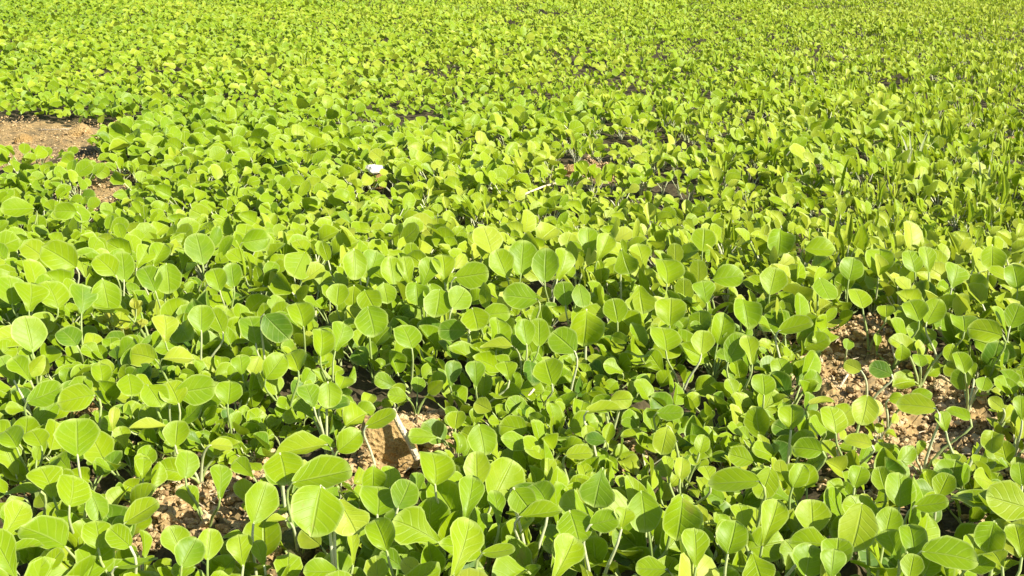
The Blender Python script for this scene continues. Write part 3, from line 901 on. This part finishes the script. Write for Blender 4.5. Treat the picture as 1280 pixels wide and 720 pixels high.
# yellowing weed with many small leaves
def weed(px, py, label, nst=5, sz=1.0):
    g = ground_at(px, py); e = bpy.data.objects.new('weed', None); COL.objects.link(e); e.location = g
    tag(e, label, 'weed'); r = random.Random(px)
    Vs, Qs, off = [], [], 0
    for k in range(nst):
        az = k * 2.4; tip = Vector((math.cos(az) * .022, math.sin(az) * .015, r.uniform(.05, .085))) * sz
        P = petiole_path(tip, Vector((0, 0, 1)), 5)
        V, Q = tube_arrays(P, .0013, .0008, 5); Vs.append(V); Qs.append(Q + off); off += len(V)
        for i in (2, 3, 4, 5, 5):
            d = Vector((r.gauss(0, 1), r.gauss(0, 1) - .3, .5)).normalized(); n = (Vector((.2, -.6, .6)) + Vector((r.gauss(0, .3), r.gauss(0, .3), 0))).normalized()
            b = r.randrange(len(KINDS)); key = ('weed', b)
            if key not in _tinted:
                Vb, UV, Qb = blade_arrays(KINDS[b], b, 8, 11); _tinted[key] = mesh_from('leaf', Vb, Qb, [M_YELLOW], UV, np.full(len(Vb), .5))
            o = link('leaf', _tinted[key], e); L = r.uniform(.010, .018) * sz
            o.matrix_local = Matrix.Translation(P[i]) @ frame(d, n).to_4x4() @ Matrix.Diagonal((L * .8, L, L, 1))
    link('stem', mesh_from('stem', np.concatenate(Vs), np.concatenate(Qs), [M_STEM], None, np.full(off, .5)), e)


weed(160, 452, 'yellowing weed with many tiny leaves under the broad leaves')

# ------------------------------------------------------------------ labels: each seedling by its landmarks
MARKS = {'blocky brown clod': (484, 560), 'white stone': (468, 214), 'olive stone': (368, 690), 'sparse bare patch': (1130, 470), 'gravelly gap': (240, 625), 'fallen twig': (690, 232),
         'yellowing weed': (160, 415), 'tall grass tuft': (1150, 190), 'pear-shaped leaf': (830, 550), 'reddish clod': (92, 518), 'round pale clod': (137, 612),
         'hollow straw': (655, 505), 'bare strip': (60, 180), 
         'long-stalked round leaf': (75, 640), 'big round clod leaf': (545, 600), 'wide flat leaf': (917, 620), 'wide corner leaf': (1187, 705), 'long pointed leaf': (965, 670), 'slanting egg-shaped leaf': (75, 345),
         'pale cupped leaf': (208, 430), 'spoon-shaped leaf': (277, 640), 'tapering front leaf': (580, 715), 'round patch leaf': (1081, 530), 'twin upright leaves': (842, 600)}
MG = {k: ground_at(*v) for k, v in MARKS.items()}
SPECIAL = {(545, 583): 'tall seedling holding one big round leaf beside the blocky brown clod', (394, 636): 'seedling with the very largest leaf, broad and rounded, over the shaded olive stone',
           (92, 613): 'tall seedling with a broad round leaf on a long stalk by the frame corner', (277, 601): 'seedling with one spoon-shaped leaf standing upright at the gravelly gap',
           (830, 550): 'seedling with one upright pear-shaped leaf over a dark hollow', (1187, 692): 'seedling with one very wide oval leaf in the front corner', (580, 684): 'seedling with a tall tapering leaf and a flat side leaf in the front row',
           (1145, 507): 'pale broad-leaved seedling standing alone on the sparse bare patch', (917, 602): 'seedling with a wide flat dull leaf behind the crowded front row', (75, 320): 'seedling with a slanting egg-shaped leaf by the dark gap near the field edge',
           (208, 410): 'seedling with a pale cupped leaf right behind the yellowing weed', (965, 653): 'seedling with a long pointed slanting leaf with a clear midrib',
           (95, 547): 'seedling with a broad round leaf in front of the reddish clod', (1081, 513): 'seedling with a yellow-green round leaf at the near edge of the sparse patch'}
ORD = ['first', 'second', 'third', 'fourth', 'fifth', 'sixth', 'seventh', 'eighth', 'ninth', 'tenth', 'eleventh', 'twelfth', 'thirteenth', 'fourteenth', 'fifteenth', 'sixteenth', 'seventeenth', 'eighteenth', 'nineteenth', 'twentieth']
bucket = {}
for e in plants:
    lab = None
    if '_px' in e:
        for (hx, hy), t in list(SPECIAL.items()):
            for c in clusters:
                if any(q['px'][0] == hx and q['px'][1] == hy for q in c) and c[0]['px'][0] == e['_px'][0] and c[0]['px'][1] == e['_px'][1]:
                    lab = t; del SPECIAL[(hx, hy)]; break
            if lab: break
        del e['_px']; del e['_n']
    if lab: e['label'] = lab; continue
    q = e.location
    near_ = sorted(MG, key=lambda k: (MG[k].xy - q.xy).length)
    A = near_[0]
    best = None
    for B in near_[1:7]:
        u, v = (MG[B].xy - MG[A].xy).normalized(), (q.xy - MG[A].xy).normalized()
        if best is None or u.dot(v) > best[0]: best = (u.dot(v), B)
    if best[0] > 0.5: key = (A, 'toward', best[1])
    else: key = (A, 'side', 'beyond' if q.y > MG[A].y + .03 else 'before' if q.y < MG[A].y - .03 else 'beside')
    bucket.setdefault(key, []).append(e)
for (A, how, B), L in bucket.items():
    L.sort(key=lambda e: (e.location.xy - MG[A].xy).length)
    for i, e in enumerate(L):
        nl = len([c for c in e.children if c.name.startswith('leaf')])
        look = ('small ' if e.scale.x < .8 else '') + ('bushy seedling' if nl >= 7 else 'sparse seedling' if nl <= 4 else 'leafy seedling')
        o = ORD[min(i, 19)]
        if how == 'toward': e['label'] = f'{look}, {o} out from the {A} toward the {B}'
        else: e['label'] = f'{look}, {o} out from the {A} ' + {'beyond': 'on its far side', 'before': 'on its near side', 'beside': 'level with it'}[B]
print('PLANTS', len(plants), 'hero', len(clusters), 'fill', len(fill), 'yown', Y_OWN, 'far', len(far_pts), 'maxbucket', max(len(v) for v in bucket.values()), 'objs', len(SC.objects))
